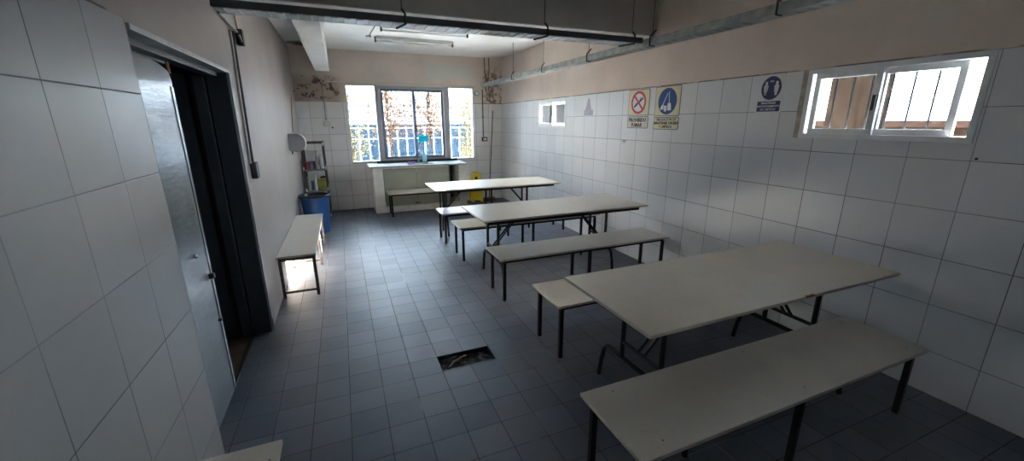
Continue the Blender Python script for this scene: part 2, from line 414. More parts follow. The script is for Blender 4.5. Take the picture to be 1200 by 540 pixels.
# back window: fixed, two sliders, fixed
w1 = structE('window_1')
mb = MB()
mb.box(.165, 2.68, YB+.02, YB+.12, 2.365, 2.385, .003).box(.165, 2.68, YB+.02, YB+.12, .93, .947, .003).box(.165, .180, YB+.02, YB+.12, .93, 2.385).box(2.662, 2.68, YB+.02, YB+.12, .93, 2.385)
mb.build('window_frame', M_aluw, w1)
MB().box(.690, .785, YB+.0, YB+.13, .93, 2.385, .004).build('mullion', M_alu, w1)
MB().box(2.045, 2.150, YB+.0, YB+.13, .93, 2.385, .004).build('mullion', M_alu, w1)
mb = MB(); mb.box(.785, 2.045, YB+.005, YB+.12, 2.325, 2.38, .003).box(.785, 2.045, YB+.0, YB+.12, .93, .975, .003); mb.build('slider_track', M_alu, w1)
for (a, b, t) in ((.79, 1.46, .03), (1.40, 2.04, .065)):
    s = rect_frame(MB(), 'X', a, b, .975, 2.325, YB+t, YB+t+.03, .045).build('sash', M_alub, w1)
    MB().box(a+.045, b-.045, YB+t+.012, YB+t+.017, 1.02, 2.28).build('pane', M_glass, s)
MB().box(.18, .69, YB+.06, YB+.065, .947, 2.365).build('pane', M_glass, w1)
MB().box(2.15, 2.662, YB+.06, YB+.065, .947, 2.365).build('pane', M_glass, w1)
MB().box(1.44, 1.465, YB+.02, YB+.03, 1.50, 1.62, .003).build('latch', M_darksteel, w1)
MB().box(.165, 2.68, YB+.10, YB+.32, .89, .925, .004).build('window_sill', M_white, w1)
mb = MB().box(.165, .70, YB-.006, YB+.10, .905, .929, .003); mb.build('inner_sill', M_topedge, w1)
# near small sliding window
w2 = structE('window_2')
mb = rect_frame(MB(), 'Y', 1.150, 2.125, 1.572, 2.068, XR-.006, XR+.075, .034)
mb.build('window_frame', M_aluw, w2)
MB().box(XR-.004, XR+.09, 2.125, 2.165, 1.572, 2.068, .002).build('jamb', M_topedge, w2)
s = rect_frame(MB(), 'Y', 1.655, 2.075, 1.606, 2.034, XR+.008, XR+.034, .038).build('sash', M_aluw, w2)
MB().box(XR+.019, XR+.023, 1.693, 2.037, 1.644, 1.996).build('pane', M_glass, s)
MB().box(XR-.008, XR+.008, 1.662, 1.684, 1.765, 1.865, .003).build('handle', M_darksteel, s)
s = rect_frame(MB(), 'Y', 1.265, 1.685, 1.606, 2.034, XR+.040, XR+.066, .038).build('sash', M_aluw, w2)
MB().box(XR+.051, XR+.055, 1.303, 1.647, 1.644, 1.996).build('pane', M_glass, s)
for k, y in enumerate([1.20, 1.315, 1.43, 1.545, 1.66, 1.775, 1.89, 2.005]):
    if y < 1.27: continue
    MB().tube([(XR+.15, y, 1.572), (XR+.15, y, 2.068)], .0065, 8).build('security_bar', mat('dark_bar_paint', (.006, .007, .008), .8, spec=.05), w2)
# far small sliding window
w3 = structE('window_3')
mb = rect_frame(MB(), 'Y', FW[0], FW[1], FW[2], FW[3], XR-.006, XR+.07, .04); mb.build('window_frame', M_aluw, w3)
for (a, b, t) in ((FW[0]+.04, 6.28, .04), (6.23, FW[1]-.04, .008)):
    s = rect_frame(MB(), 'Y', a, b, FW[2]+.04, FW[3]-.04, XR+t, XR+t+.026, .035).build('sash', M_aluw, w3)
    MB().box(XR+t+.011, XR+t+.015, a+.035, b-.035, FW[2]+.075, FW[3]-.075).build('pane', M_glass, s)
MB().box(XR-.002, XR+.008, 6.24, 6.26, 1.78, 1.87, .002).build('latch', M_darksteel, w3)

# ------------------------------------------------------------------ benches
def make_bench(L, D, H, label, group, inset=.05, stretch=False, legmat=None, thin=.020):
    t = thing('bench', label, 'bench', (0, 0, 0), group); lm = legmat or M_black
    s = MB().box(0, L, 0, D, H-thin, H, .003).build('seat', M_top, t)
    mb = MB(); a = .014; z1 = H-thin
    for y in (inset, D-inset): mb.box(inset, L-inset, y-a, y+a, z1-.032, z1, .002)
    for x in (inset, L/2, L-inset): mb.box(x-a, x+a, inset, D-inset, z1-.032, z1, .002)
    mb.build('seat_frame', lm, t)
    for x in (inset, L/2, L-inset):
        for y in (inset, D-inset):
            MB().box(x-.0145, x+.0145, y-.0145, y+.0145, .004, z1-.03, .003).build('leg', lm, t)
            if stretch is None: pass
        if stretch: MB().box(x-.010, x+.010, inset, D-inset, .055, .078, .002).build('stretcher', lm, t)
    for x in (L*.075, L*.51, L-.1):
        for y in (inset+.01, D-inset): MB().lathe([(.004, H-.0008), (.004, H+.0006)], (x, y, 0), 8).build('screw', M_darksteel, s)
    return t
GB = 'long laminate benches around the dining tables'
benches = [
    ((.932, .955), 'laminate bench in the right foreground, closest to the camera, in front of the first table'),
    ((1.288, 2.25), 'bench mostly hidden under the far side of the nearest table, its lit end sticking out'),
    ((1.270, 3.325), 'bench standing between the nearest table and the middle table, reaching the right wall'),
    ((1.225, 4.61), 'bench behind the middle table with its white end nearest the camera sticking out left'),
    ((1.205, 5.455), 'bench tucked under the near side of the farthest table, short end showing'),
    ((.690, 7.45), 'bench standing along the front of the white sink counter'),
]
b0 = make_bench(2.03, .445, .445, benches[0][1], GB); b0.location = (benches[0][0][0], benches[0][0][1], 0)
for (x, y), lab in benches[1:]:
    b = copy_tree(b0); b.location = (x, y, 0); b['label'] = lab
WB = 'narrow benches against the left wall'
nb = make_bench(1.96, .345, .445, 'narrow white topped bench standing along the left wall beside the blue bin', WB, inset=.022, stretch=True, legmat=M_tubegrey)
nb.rotation_euler = (0, 0, math.radians(90)); nb.location = (-.350, 4.24, 0)
nb2 = copy_tree(nb); nb2.location = (-.350, -.335, 0); nb2['label'] = 'bench corner at the bottom left edge of the view, against the tiled left wall'

# ------------------------------------------------------------------ tables
def bar_path(yc, half, z, r, x):
    pts = [(x, yc-half, .004), (x, yc-half+.02, z*.55)]
    for k in range(6):
        t = k/5*math.pi/2; pts.append((x, yc-half+.03+.07*(1-math.cos(t)), z*.62+(z*.38)*math.sin(t)))
    q = [(x, 2*yc-p[1], p[2]) for p in pts[::-1]]
    return pts+q
def make_table(label, edge_dark, D=.755, yc=.41, hl=.165, hf=.39):
    L, H = 1.95, .79
    t = thing('folding_table', label, 'table', (0, 0, 0), 'laminate folding dining tables')
    MB().box(0, L, 0, D, H-.018, H, .003).build('tabletop', M_top, t)
    if edge_dark:
        for y in (.02, D-.02): MB().box(.04, L-.12, y-.012, y+.012, H-.046, H-.018, .002).build('apron', M_black, t)
        for x in (.05, L-.13): MB().box(x-.012, x+.012, .032, D-.032, H-.046, H-.018, .002).build('apron', M_black, t)
    else:
        for x in (.33, 1.63): MB().box(x-.016, x+.016, .12, D-.12, H-.046, H-.018, .002).build('apron', M_black, t)
    for x, sx in ((.33, 1), (1.63, -1)) if not edge_dark else ((.25, 1), (1.60, -1)):
        MB().tube(bar_path(yc, hf, .265, .016, x), .0160, 10).build('foot', M_black, t, smooth=True)
        for y in (yc-hl, yc+hl): MB().tube([(x, y, .26), (x, y, H-.02)], .0165, 10).build('leg', M_black, t, smooth=True)
        MB().tube([(x, yc-hl, .375), (x, yc+hl, .375)], .013, 10).build('cross_bar', M_black, t, smooth=True)
        for y in (yc-.025, yc+.025): MB().tube([(x, y, .375), (x+sx*.34, y, H-.03)], .0100, 8).build('brace', M_black, t, smooth=True)
        MB().box(x+sx*.34-.03, x+sx*.34+.03, yc-.05, yc+.05, H-.030, H-.018).build('brace_plate', M_black, t)
    return t
t1 = make_table('bare laminate table nearest the camera, with pale chipped edge', False); t1.location = (1.165, 1.225, 0)
MB().box(1.05, 1.12, -.004, .010, .783, .7915, .0008).build('edge_chip', M_rust, t1)
t2 = make_table('middle table of the row, dark rimmed, between the first and the farthest table', True, .79, .455, .165, .34); t2.location = (1.165, 3.50, 0)
t3 = make_table('farthest table of the row, bright topped, in front of the sink counter and yellow sign', True, .79, .60, .10, .19); t3.location = (1.125, 5.42, 0)

# ------------------------------------------------------------------ sink counter
ct = thing('sink_cabinet', 'white masonry counter with grey green doors under the big window', 'cabinet', (1.35, 8.2, 0))
def loc(o, p):  # keep world placement under an offset parent
    o.location = Vector(o.location) - Vector(p); return o
CP = (1.35, 8.2, 0)
def cpart(mb, name, m, **k): return loc(mb.build(name, m, ct, **k), CP)
cpart(MB().box(.485, .665, 7.925, YB-.002, 0, .868, .006), 'side_panel', M_white)
cpart(MB().box(2.13, 2.29, 7.925, YB-.002, 0, .868, .006), 'side_panel', M_white)
cpart(MB().box(.665, 2.13, 7.945, YB-.002, 0, .115, .004), 'plinth', M_white)
cpart(MB().box(1.925, 1.945, 7.95, YB-.002, .115, .868, .002), 'divider', M_greendoor)
cpart(MB().box(.665, 2.13, 8.45, 8.47, .115, .868), 'back_panel', M_darkin)
d = cpart(MB().box(.675, 1.288, 7.945, 7.963, .125, .835, .003), 'door', M_greendoor)
d = cpart(MB().box(1.296, 1.920, 7.950, 7.968, .125, .835, .003), 'door', M_greendoor)
h = MB().prism([(1.22, .150), (1.34, .150), (1.31, .172), (1.25, .172)], 'Y', 7.938, 7.946); cpart(h, 'handle', M_darksteel)
cpart(MB().box(.665, 1.925, 7.944, 7.952, .838, .862, .002), 'rail', M_white)
# worktop with a cut-out and basin
SX0, SX1, SY0, SY1 = 1.20, 1.62, 8.06, 8.38
wt = thing('worktop', 'white worktop with sunk basin on top of the masonry counter', 'worktop', (1.35, 8.2, .868)); WP = (1.35, 8.2, .868)
mb = MB()
for (a, b, c, d_) in ((.43, SX0, 7.885, 8.535), (SX1, 2.30, 7.885, 8.535), (SX0, SX1, 7.885, SY0), (SX0, SX1, SY1, 8.535)): mb.box(a, b, c, d_, .869, .899)
loc(mb.build('slab', M_worktop, wt), WP)
mb = MB(); mb.box(SX0, SX0+.01, SY0, SY1, .76, .898).box(SX1-.01, SX1, SY0, SY1, .76, .898).box(SX0, SX1, SY0, SY0+.01, .76, .898).box(SX0, SX1, SY1-.01, SY1, .76, .898).box(SX0, SX1, SY0, SY1, .75, .762)
bs = loc(mb.build('basin', M_galv, wt), WP)
mb = MB(); rect_frame(mb, 'X', 0, 1, 0, 1, 0, 1, .1); mb.bm.clear()
mb.box(SX0-.03, SX0+.004, SY0-.03, SY1+.03, .899, .909, .003).box(SX1-.004, SX1+.03, SY0-.03, SY1+.03, .899, .909, .003).box(SX0, SX1, SY0-.03, SY0+.004, .899, .909, .003).box(SX0, SX1, SY1-.004, SY1+.03, .899, .909, .003)
loc(mb.build('basin_rim', M_darksteel, wt), WP)
loc(MB().box(.62, 2.26, 8.50, 8.535, .899, .945, .004).build('dark_strip', M_darkin, wt), WP)  # dark strip between the worktop and the window bottom
# faucet
fa = thing('faucet', 'chrome swan neck faucet behind the counter basin', 'faucet', (1.43, 8.44, .899)); FP = (1.43, 8.44, .899)
loc(MB().lathe([(.028, .899), (.028, .91), (.016, .93), (.014, .96)], (1.43, 8.44, 0), 16).build('base', M_chrome, fa, smooth=True), FP)
pts = [(1.43, 8.44, .95), (1.43, 8.44, 1.08)] + [(1.43, 8.44-.06+.06*math.cos(t), 1.08+.06*math.sin(t)) for t in [k*math.pi/7 for k in range(1, 8)]] + [(1.43, 8.32, 1.05)]
loc(MB().tube(pts, .009, 10).build('spout', M_chrome, fa, smooth=True), FP)
loc(MB().tube([(1.395, 8.44, .945), (1.465, 8.44, .945)], .010, 10).build('handle', M_chrome, fa, smooth=True), FP)
def bottle(name, label, cat, p, r, h, m, capm=None, neck=.35, group=None, body_sq=False, cap_h=.03, top_ratio=.8):
    t = thing(name, label, cat, p, group)
    if body_sq: mb = MB().box(-r, r, -r*.7, r*.7, 0, h*top_ratio, r*.25).lathe([(r*neck, h*top_ratio-.002), (r*neck, h-.005)], (0, 0, 0), 12)
    else: mb = MB().lathe([(r*.92, 0), (r, .008), (r, h*top_ratio*.85), (r*.8, h*top_ratio), (r*neck, h*(top_ratio+.08)), (r*neck, h)], (0, 0, 0), 16)
    mb.build('body', m, t, smooth=not body_sq)
    if capm: MB().lathe([(r*neck*1.25, h), (r*neck*1.25, h+cap_h), (r*neck*.9, h+cap_h+.004)], (0, 0, 0), 12).build('cap', capm, t, smooth=True)
    return t
bottle('soap_bottle', 'tall pale cyan bottle standing on the worktop beside the faucet', 'bottle', (1.555, 8.46, .899), .042, .20, M_cyanp, M_cyanp, body_sq=True, neck=.5, top_ratio=.86)
o = MB().box(1.150, 1.29, 8.00, 8.045, .8995, .955, .016, 3).build('sponge', M_purple, None, smooth=True); o.data.update(); tag(o, 'lilac sponge lying on the worktop left of the basin', 'sponge')
o = MB().box(1.475, 1.670, YB-.008, YB-.006, 1.300, 1.430).build('paper_note', M_cyan, None)
tag(o, 'bright cyan note hung flat against the big window glass', 'note')
# yellow caution board
ys = thing('caution_board', 'yellow folding caution sign standing right of the sink counter', 'floor sign', (2.60, 8.30, 0))
for sy in (-1, 1):
    M = Matrix.Translation((0, sy*.012, 0)) @ Matrix.Rotation(sy*-.16, 4, 'X')
    poly = [(-.13, .01), (-.07, .01), (-.06, .05), (.06, .05), (.07, .01), (.13, .01), (.105, .64), (.07, .665), (.045, .665), (.045, .63), (-.045, .63), (-.045, .665), (-.07, .665), (-.105, .64)]
    mb = MB().prism(poly, 'Y', -.006, .006); 
    bmesh.ops.transform(mb.bm, matrix=Matrix.Translation((0, 0, .665)) @ Matrix.Rotation(sy*.13, 4, 'X') @ Matrix.Translation((0, 0, -.665)), verts=mb.bm.verts)
    mb.build('board', M_yellow, ys)
MB().tube([(-.05, 0, .652), (.05, 0, .652)], .007, 8).build('hinge', M_yellow, ys)
mb = MB()
def tri(mb, s, z, y0, y1): mb.prism([(-s, z), (s, z), (0, z+s*1.7)], 'Y', y0, y1)
tri(mb, .045, .50, -.036, -.030); o = mb.build('warning_triangle', M_signblack, ys)
# broom stick in the corner
br = thing('broom', 'brown broom stick leaning in the right corner of the window wall', 'broom', (2.90, 8.30, 0))
MB().tube([(0, 0, .06), (.20, .235, 1.93)], .011, 10).build('stick', M_wood, br, smooth=True)
MB().box(-.13, .13, -.03, .03, .045, .085, .008).build('head', M_wood, br)
MB().box(-.125, .125, -.025, .025, .0, .047, .004).build('bristles', M_bag, br)

# ------------------------------------------------------------------ rack, bin, dispenser
RX0, RX1, RY0, RY1 = -.665, -.300, 7.93, 8.33
rk = thing('storage_rack', 'open metal shelf rack between the blue bin and the window wall', 'shelf rack', (-.48, 8.13, 0)); RP = (-.48, 8.13, 0)
for x in (RX0, RX1):
    for y in (RY0, RY1):
        sx = 1 if x == RX0 else -1; sy = 1 if y == RY0 else -1
        mb = MB().box(x, x+sx*.028, y, y+sy*.004, 0, 1.37).box(x, x+sx*.004, y, y+sy*.028, 0, 1.37)
        po = loc(mb.build('post', M_tubegrey, rk), RP)
        for z in (.02, .50, .88, 1.30): MB().box(x-sx*.003, x+sx*.02, y-sy*.003, y+sy*.012, z, z+.06, .002).build('shelf_clip', M_whitep, po).location = -Vector(po.location)*0 
for z in (.10, .505, .885):
    mb = MB().box(RX0+.004, RX1-.004, RY0+.004, RY1-.004, z, z+.006); rect_frame(mb, 'X', 0, 1, 0, 1, 0, 1, .1) if False else None
    mb.box(RX0+.005, RX1-.005, RY0+.004, RY0+.010, z-.022, z+.012).box(RX0+.005, RX1-.005, RY1-.010, RY1-.004, z-.022, z+.012)
    loc(mb.build('shelf', M_galvd, rk), RP)
mb = MB()
mb.box(RX0+.004, RX1-.004, RY0+.004, RY0+.012, 1.335, 1.365).box(RX0+.004, RX1-.004, RY1-.012, RY1-.004, 1.335, 1.365).box(RX0+.004, RX0+.012, RY0+.012, RY1-.012, 1.335, 1.365).box(RX1-.012, RX1-.004, RY0+.012, RY1-.012, 1.335, 1.365)
loc(mb.build('top_rail', M_tubegrey, rk), RP)
zs = .892
o = thing('plastic_tub', 'lilac grey tub on the upper rack shelf', 'tub', (-.545, 8.09, zs)); MB().lathe([(.058, 0), (.075, .005), (.085, .125), (.088, .13), (.080, .13), (.07, .012)], (0, 0, 0), 20).build('body', M_greyp, o, smooth=True)
o = MB().lathe([(.05, 0), (.052, .03), (.045, .075), (.02, .10)], (-.545, 8.09, zs+.022), 14).build('scrub_brush', M_pink, None, smooth=True); tag(o, 'pink scrubbing brush standing in the grey tub', 'brush')
o = MB().lathe([(.03, 0), (.032, .02), (.03, .10), (.012, .125)], (-.612, 7.985, zs), 12).build('squat_bottle', M_red, None, smooth=True); tag(o, 'small red bottle on the upper rack shelf by the wall', 'bottle')
bottle('spray_bottle', 'white bottle with dark cap in the middle of the upper rack shelf', 'bottle', (-.435, 8.02, zs), .032, .29, M_whitep, M_greyp)
bottle('squeeze_bottle', 'tall pale bottle on the right of the upper rack shelf', 'bottle', (-.365, 8.10, zs), .040, .24, M_signwhite, M_whitep)
bottle('detergent_bottle', 'bottle with pink label left of the white spray bottle', 'bottle', (-.445, 8.20, zs), .035, .25, M_pink, M_whitep)
zs = .512
o = MB().box(-.475, -.325, 7.99, 8.26, zs, zs+.20, .02, 3).build('cleaning_cloth', M_ygreen, None, smooth=True); tag(o, 'yellow green folded cloth on the middle rack shelf', 'cloth')
bottle('bleach_jug', 'white jug in front of the yellow green cloth', 'jug', (-.503, 7.985, zs), .026, .24, M_whitep, M_whitep)
bottle('jar', 'small white jar on the middle rack shelf by the left wall', 'jar', (-.61, 8.02, zs), .028, .22, M_whitep, M_whitep, neck=.7)
o = MB().box(-.60, -.50, 8.05, 8.25, zs, zs+.15, .01).build('box', M_greyp, None); tag(o, 'grey box at the back of the middle rack shelf', 'box')
o = MB().tube([(-.41, 8.0, zs+.235), (-.37, 8.02, zs+.25), (-.33, 8.04, zs+.235)], .02, 10).build('work_glove', M_bag, None, smooth=True)
o.location = (0, 0, -.013); tag(o, 'black rolled glove on top of the yellow green cloth', 'glove')
bn = thing('waste_bin', 'blue plastic waste bin with black bag beside the rack', 'bin', (-.475, 6.93, 0))
prof = [(.165, .0), (.17, .01), (.205, .56), (.222, .565), (.226, .60), (.215, .605), (.205, .58), (.165, .02)]
MB().lathe(prof, (0, 0, 0), 32).build('body', M_blue, bn, smooth=True)
MB().lathe([(.20, .56), (.212, .602), (.222, .608), (.229, .604), (.231, .585), (.227, .585), (.205, .59), (.16, .45)], (0, 0, 0), 32).build('bin_bag', M_bag, bn, smooth=True)
MB().box(-.012, .012, -.206, -.188, .36, .46, .004).build('handle', M_blue, bn)
dp = thing('towel_dispenser', 'grey rounded paper dispenser fixed high on the left wall', 'dispenser', (XL, 6.75, 1.28))
poly = [(0, 0), (.03, -.005), (.09, .0)] + [(.10+.115*math.sin(t), .135-.125*math.cos(t)+.0) for t in [k*math.pi/10 for k in range(1, 10)]] + [(.10, .265), (0, .265)]
poly = [(0.001, .02), (.09, .0)] + [(.10+.115*math.sin(t), .13-.13*math.cos(t)) for t in [k*math.pi/10 for k in range(1, 10)]] + [(.10, .26), (.001, .26)]
MB().prism(poly, 'Y', -.06, .06).build('housing', M_dispenser, dp)
poly2 = [(.10+.122*math.sin(t), .13-.137*math.cos(t)) for t in [k*math.pi/12 for k in range(3, 13)]]; poly2 = poly2 + [(p[0]-.012*math.sin(3.1*i/9+.3) if 0 else .10+.110*math.sin(t), .13-.125*math.cos(t)) for i, t in enumerate([k*math.pi/12 for k in range(12, 2, -1)]) for p in [(0, 0)]]
MB().prism(poly2, 'Y', -.066, .066).build('rim', M_whitep, dp)
MB().box(.02, .035, -.01, .01, -.03, .012, .002).build('paper_slot', M_darksteel, dp)

# ------------------------------------------------------------------ cable trays
def rods_hook(parent, x, y, z, ztop, w=.0):
    MB().tube([(x, y, z), (x, y, ztop)], .0035, 6).build('hanger_rod', M_darksteel, parent, smooth=True)
tt = thing('cable_tray', 'long galvanised cable tray hung across the room under the concrete beam', 'cable tray')
TY0, TY1, TZ0, TZ1, TX0, TX1 = 3.455, 3.670, 2.438, 2.485, XL+.002, 2.828
MB().box(TX0, TX1, TY0, TY0+.004, TZ0, TZ1).box(TX0, TX1, TY0, TY0+.022, TZ1-.004, TZ1).box(TX0, TX1, TY0, TY0+.03, TZ0, TZ0+.003).build('side_rail', mat('shaded_tray_steel', (.10, .10, .115), .5, metal=.2), tt)  # near rail is the same metal, its shaded side put into a darker colour
MB().box(TX0, TX1, TY1-.004, TY1, TZ0, TZ1).box(TX0, TX1, TY1-.03, TY1, TZ0, TZ0+.003).build('side_rail', M_galv, tt)
x = TX0+.02; mb = MB().box(TX0, TX1, TY0+.02, TY1-.02, TZ0+.002, TZ0+.004)
while x < TX1-.05:
    mb.box(x, x+.048, TY0+.024, TY1-.024, TZ0-.005, TZ0+.002, .002, 1); x += .088
mb.build('perforated_floor', M_galv, tt)
mb = MB()
for k in range(5):
    y = TY0+.04+.032*k; mb.tube([(TX0, y, TZ0+.018), (.5, y+.005*math.sin(k), TZ0+.017), (1.5, y, TZ0+.018), (TX1-.01, y+.002, TZ0+.017)], .010, 8)
cb = mb.build('cable', M_bag, None, smooth=True); tag(cb, 'black cables lying inside the cross room tray', 'cable bundle', kind='stuff')
for xx in (.55, 1.775, 2.72):
    r_ = MB().tube([(xx, TY0-.004, TZ0-.01), (xx, TY0-.004, TZ1+.02), (xx-.02, TY0+.01, TZ1+.045), (xx-.02, TY0+.01, ZC)], .004, 6).build('hanger_rod', M_darksteel, tt, smooth=True)
    MB().tube([(xx, TY0-.012, TZ0-.012), (xx, TY0-.012, TZ1+.012), (xx-.022, TY0-.002, TZ1+.045)], .009, 6).tube([(xx, TY0-.012, TZ0-.012), (xx-.045, TY0+.17, TZ0-.012)], .008, 6).build('clamp', M_darksteel, tt, smooth=True)
rt = thing('cable_tray', 'galvanised cable tray running along the right wall to the window wall', 'cable tray')
SX_0, SX_1, SZ0, SZ1 = 2.832, 2.985, 2.405, 2.470
YE = 8.50
MB().box(SX_0, SX_0+.004, -1.5, YE, SZ0, SZ1).box(SX_0, SX_0+.022, -1.5, YE, SZ1-.004, SZ1).box(SX_0, SX_0+.022, -1.5, YE, SZ0, SZ0+.003).build('side_rail', M_galvd, rt)
MB().box(SX_1-.004, SX_1, -1.5, YE, SZ0, SZ1).box(SX_1-.022, SX_1, -1.5, YE, SZ0, SZ0+.003).build('side_rail', M_galvd, rt)
mb = MB(); y = -1.4
while y < YE-.05:
    mb.box(SX_0+.02, SX_1-.02, y, y+.05, SZ0-.003, SZ0+.002); y += .09
mb.box(SX_0+.015, SX_1-.015, -1.5, YE, SZ0+.002, SZ0+.004); mb.build('perforated_floor', M_galvd, rt)
for yy in (6.8, 5.65, 4.45, 3.35, 2.10, .6):
    MB().tube([(SX_0+.02, yy, SZ1), (SX_0+.02, yy, ZC)], .0033, 6).build('hanger_rod', M_darksteel, rt, smooth=True)
    MB().tube([(SX_0-.008, yy, SZ0-.008), (SX_0-.008, yy, SZ1+.01), (SX_0+.02, yy-.05, SZ1+.06)], .0075, 6).tube([(SX_0-.008, yy, SZ0-.008), (SX_0+.05, yy, SZ0-.008)], .006, 6).build('clamp', M_darksteel, rt, smooth=True)
mb = MB()
for k in range(3): mb.tube([(SX_0+.035+.035*k, -1.5, SZ0+.016), (SX_0+.04+.035*k, 3, SZ0+.016), (SX_0+.035+.035*k, YE, SZ0+.016)], .009, 8)
cb = mb.build('cable', M_bag, None, smooth=True); tag(cb, 'black cables lying inside the right wall tray', 'cable bundle', kind='stuff')
# left wall bracket conduits and drop to the switch box
lc = thing('switch_conduit', 'dark conduit with switch box running down the left wall by the doorway', 'conduit', (XL, 3.88, 1.3))
LP = (XL, 3.88, 1.3)
def lpart(mb, name, m, p=lc, **k): return loc(mb.build(name, m, p, **k), LP)
lpart(MB().tube([(XL+.014, 3.88, 1.38), (XL+.014, 3.92, 2.0), (XL+.014, 3.945, 2.378)], .012, 10), 'pipe', M_darksteel, smooth=True)
lpart(MB().tube([(XL+.010, 3.815, 1.38), (XL+.010, 3.87, 2.0), (XL+.010, 3.905, 2.378)], .009, 10), 'pipe', M_socket, smooth=True)
lpart(MB().box(XL+.001, XL+.045, 3.83, 3.93, 1.255, 1.385, .006), 'switch_box', M_darksteel)
lpart(MB().box(XL+.001, XL+.022, 3.90, 3.945, 1.80, 1.815, .003), 'pipe_clip', M_darksteel)
lb = thing('pipe_bracket', 'small metal bracket with pipe stubs between tray end and left wall', 'bracket', (XL, 4.0, 2.42))
BP = (XL, 4.0, 2.42)
def bpart(mb, name, m, **k): return loc(mb.build(name, m, lb, **k), BP)
bpart(MB().tube([(XL+.02, 3.56, 2.424), (XL+.02, 4.12, 2.40)], .010, 8), 'pipe', M_galvd, smooth=True)
bpart(MB().tube([(XL+.045, 3.99, 2.37), (XL+.03, 4.20, 2.32)], .010, 8), 'pipe', M_darksteel, smooth=True)
bpart(MB().tube([(XL+.02, 4.16, 2.40), (XL+.02, 4.10, 2.56)], .007, 8), 'pipe', M_socket, smooth=True)
bpart(MB().box(XL+.001, XL+.05, 4.13, 4.20, 2.31, 2.43, .004), 'junction_box', M_darksteel)
# window wall conduit and socket
wc = thing('socket_conduit', 'grey conduit with ivory socket box on the window wall above the rack', 'conduit', (-.2, YB, 1.68)); WCP = (-.2, YB, 1.68)
def wpart(mb, name, m, **k): return loc(mb.build(name, m, wc, **k), WCP)
wpart(MB().tube([(-.215, YB-.014, 1.73), (-.215, YB-.014, 2.36)], .012, 8), 'pipe', M_galvd, smooth=True)
wpart(MB().tube([(-.30, YB-.014, 2.49), (-.215, YB-.014, 2.36)], .009, 8), 'pipe', M_darksteel, smooth=True)
wpart(MB().tube([(-.17, YB-.014, 2.425), (2.70, YB-.014, 2.425)], .008, 8), 'pipe', M_socket, smooth=True)
wpart(MB().box(-.28, -.15, YB-.04, YB-.001, 1.62, 1.72, .006), 'socket_box', M_socket)
wpart(MB().box(-.235, -.215, YB-.044, YB-.039, 1.65, 1.69, .002).box(-.20, -.18, YB-.044, YB-.039, 1.65, 1.69, .002), 'socket_face', M_whitep)
wc2 = thing('outlet_conduit', 'dark conduit dropping to an outlet box right of the big window', 'conduit', (2.9, YB, 1.33)); P2 = (2.9, YB, 1.33)
def w2part(mb, name, m, **k): return loc(mb.build(name, m, wc2, **k), P2)
w2part(MB().tube([(2.88, YB-.014, 1.38), (2.88, YB-.014, 2.36)], .011, 8), 'pipe', M_darksteel, smooth=True)
w2part(MB().box(2.845, 2.965, YB-.045, YB-.001, 1.285, 1.375, .008), 'outlet_box', M_darksteel)
w2part(MB().box(2.870, 2.945, YB-.050, YB-.044, 1.305, 1.355, .003), 'outlet_face', M_whitep)
w2part(MB().box(2.86, 2.90, YB-.03, YB-.001, 1.80, 1.815, .003), 'pipe_clip', M_darksteel)
ls = thing('wall_spotlight', 'small round spotlight on the window wall under the tray end', 'light', (2.72, YB, 2.27))
MB().lathe([(.02, 0), (.022, -.04), (.042, -.07), (.050, -.12), (.044, -.122)], (0, 0, 0), 18, 'Y').build('housing', M_darksteel, ls, smooth=True)
MB().lathe([(.040, -.1215), (.040, -.126), (.02, -.130)], (0, 0, 0), 18, 'Y').build('lens', M_whitep, ls, smooth=True)
for (xa, lab, mm) in ((2.93, 'thin brown pipe from ceiling to tray, left one in the window wall corner', M_wood), (3.03, 'thin brown pipe from ceiling past the tray, right one in the window wall corner', M_wood)):
    mb = MB().tube([(xa, YB-.014, ZC), (xa+.01, YB-.014, 2.75), (xa+(.03 if xa < 3 else -.03), YB-.03, 2.55), (xa+.02, YB-.014, 2.42 if xa < 3 else 2.10)], .010, 8)
    tag(mb.build('corner_pipe', mm, None, smooth=True), lab, 'pipe', 'pipes in the window wall corner')
o = MB().lathe([(.016, 0), (.016, -.006), (.008, -.010)], (.035-.16, YB, 1.60), 12, 'Y').build('wall_plug', M_signblack, None, smooth=True); tag(o, 'small black plug in the window wall tiles beside the ivory socket', 'wall plug')
mb = MB().tube([(XL+.006, 7.9, 2.10), (XL+.006, 7.4, 1.55)], .004, 6)
tag(mb.build('thin_cable', M_bag, None, smooth=True), 'thin black cable hanging on the left wall above the dispenser', 'cable')
# ceiling lamps
def make_lamp(label):
    t = thing('fluorescent_lamp', label, 'lamp', (0, 0, 0), 'unlit fluorescent battens on the ceiling')
    MB().prism([(-.05, 0), (.05, 0), (.028, -.045), (-.028, -.045)], 'X', -.61, .61).build('housing', M_whitep, t)
    for s in (-1, 1): MB().box(s*.615-.012, s*.615+.012, -.022, .022, -.085, -.005, .004).build('lamp_holder', M_tubegrey, t)
    MB().tube([(-.60, 0, -.068), (.60, 0, -.068)], .014, 12).build('tube', M_tubeglass, t, smooth=True)
    return t
l1 = make_lamp('unlit fluorescent batten nearer the window wall'); l1.location = (1.27, 7.12, ZC)
l2 = copy_tree(l1); l2.location = (1.28, 6.28, ZC); l2['label'] = 'unlit fluorescent batten nearer the tray, partly hidden by it'
mb = MB().tube([(.60, 7.12, ZC-.012), (.56, 7.12, ZC-.012), (.60, 6.30, ZC-.012)], .009, 8).box(.52, .60, 7.08, 7.16, ZC-.03, ZC, .004)
tag(mb.build('lamp_conduit', M_socket, None, smooth=True), 'thin conduit joining the two ceiling lamps at their left ends', 'conduit')

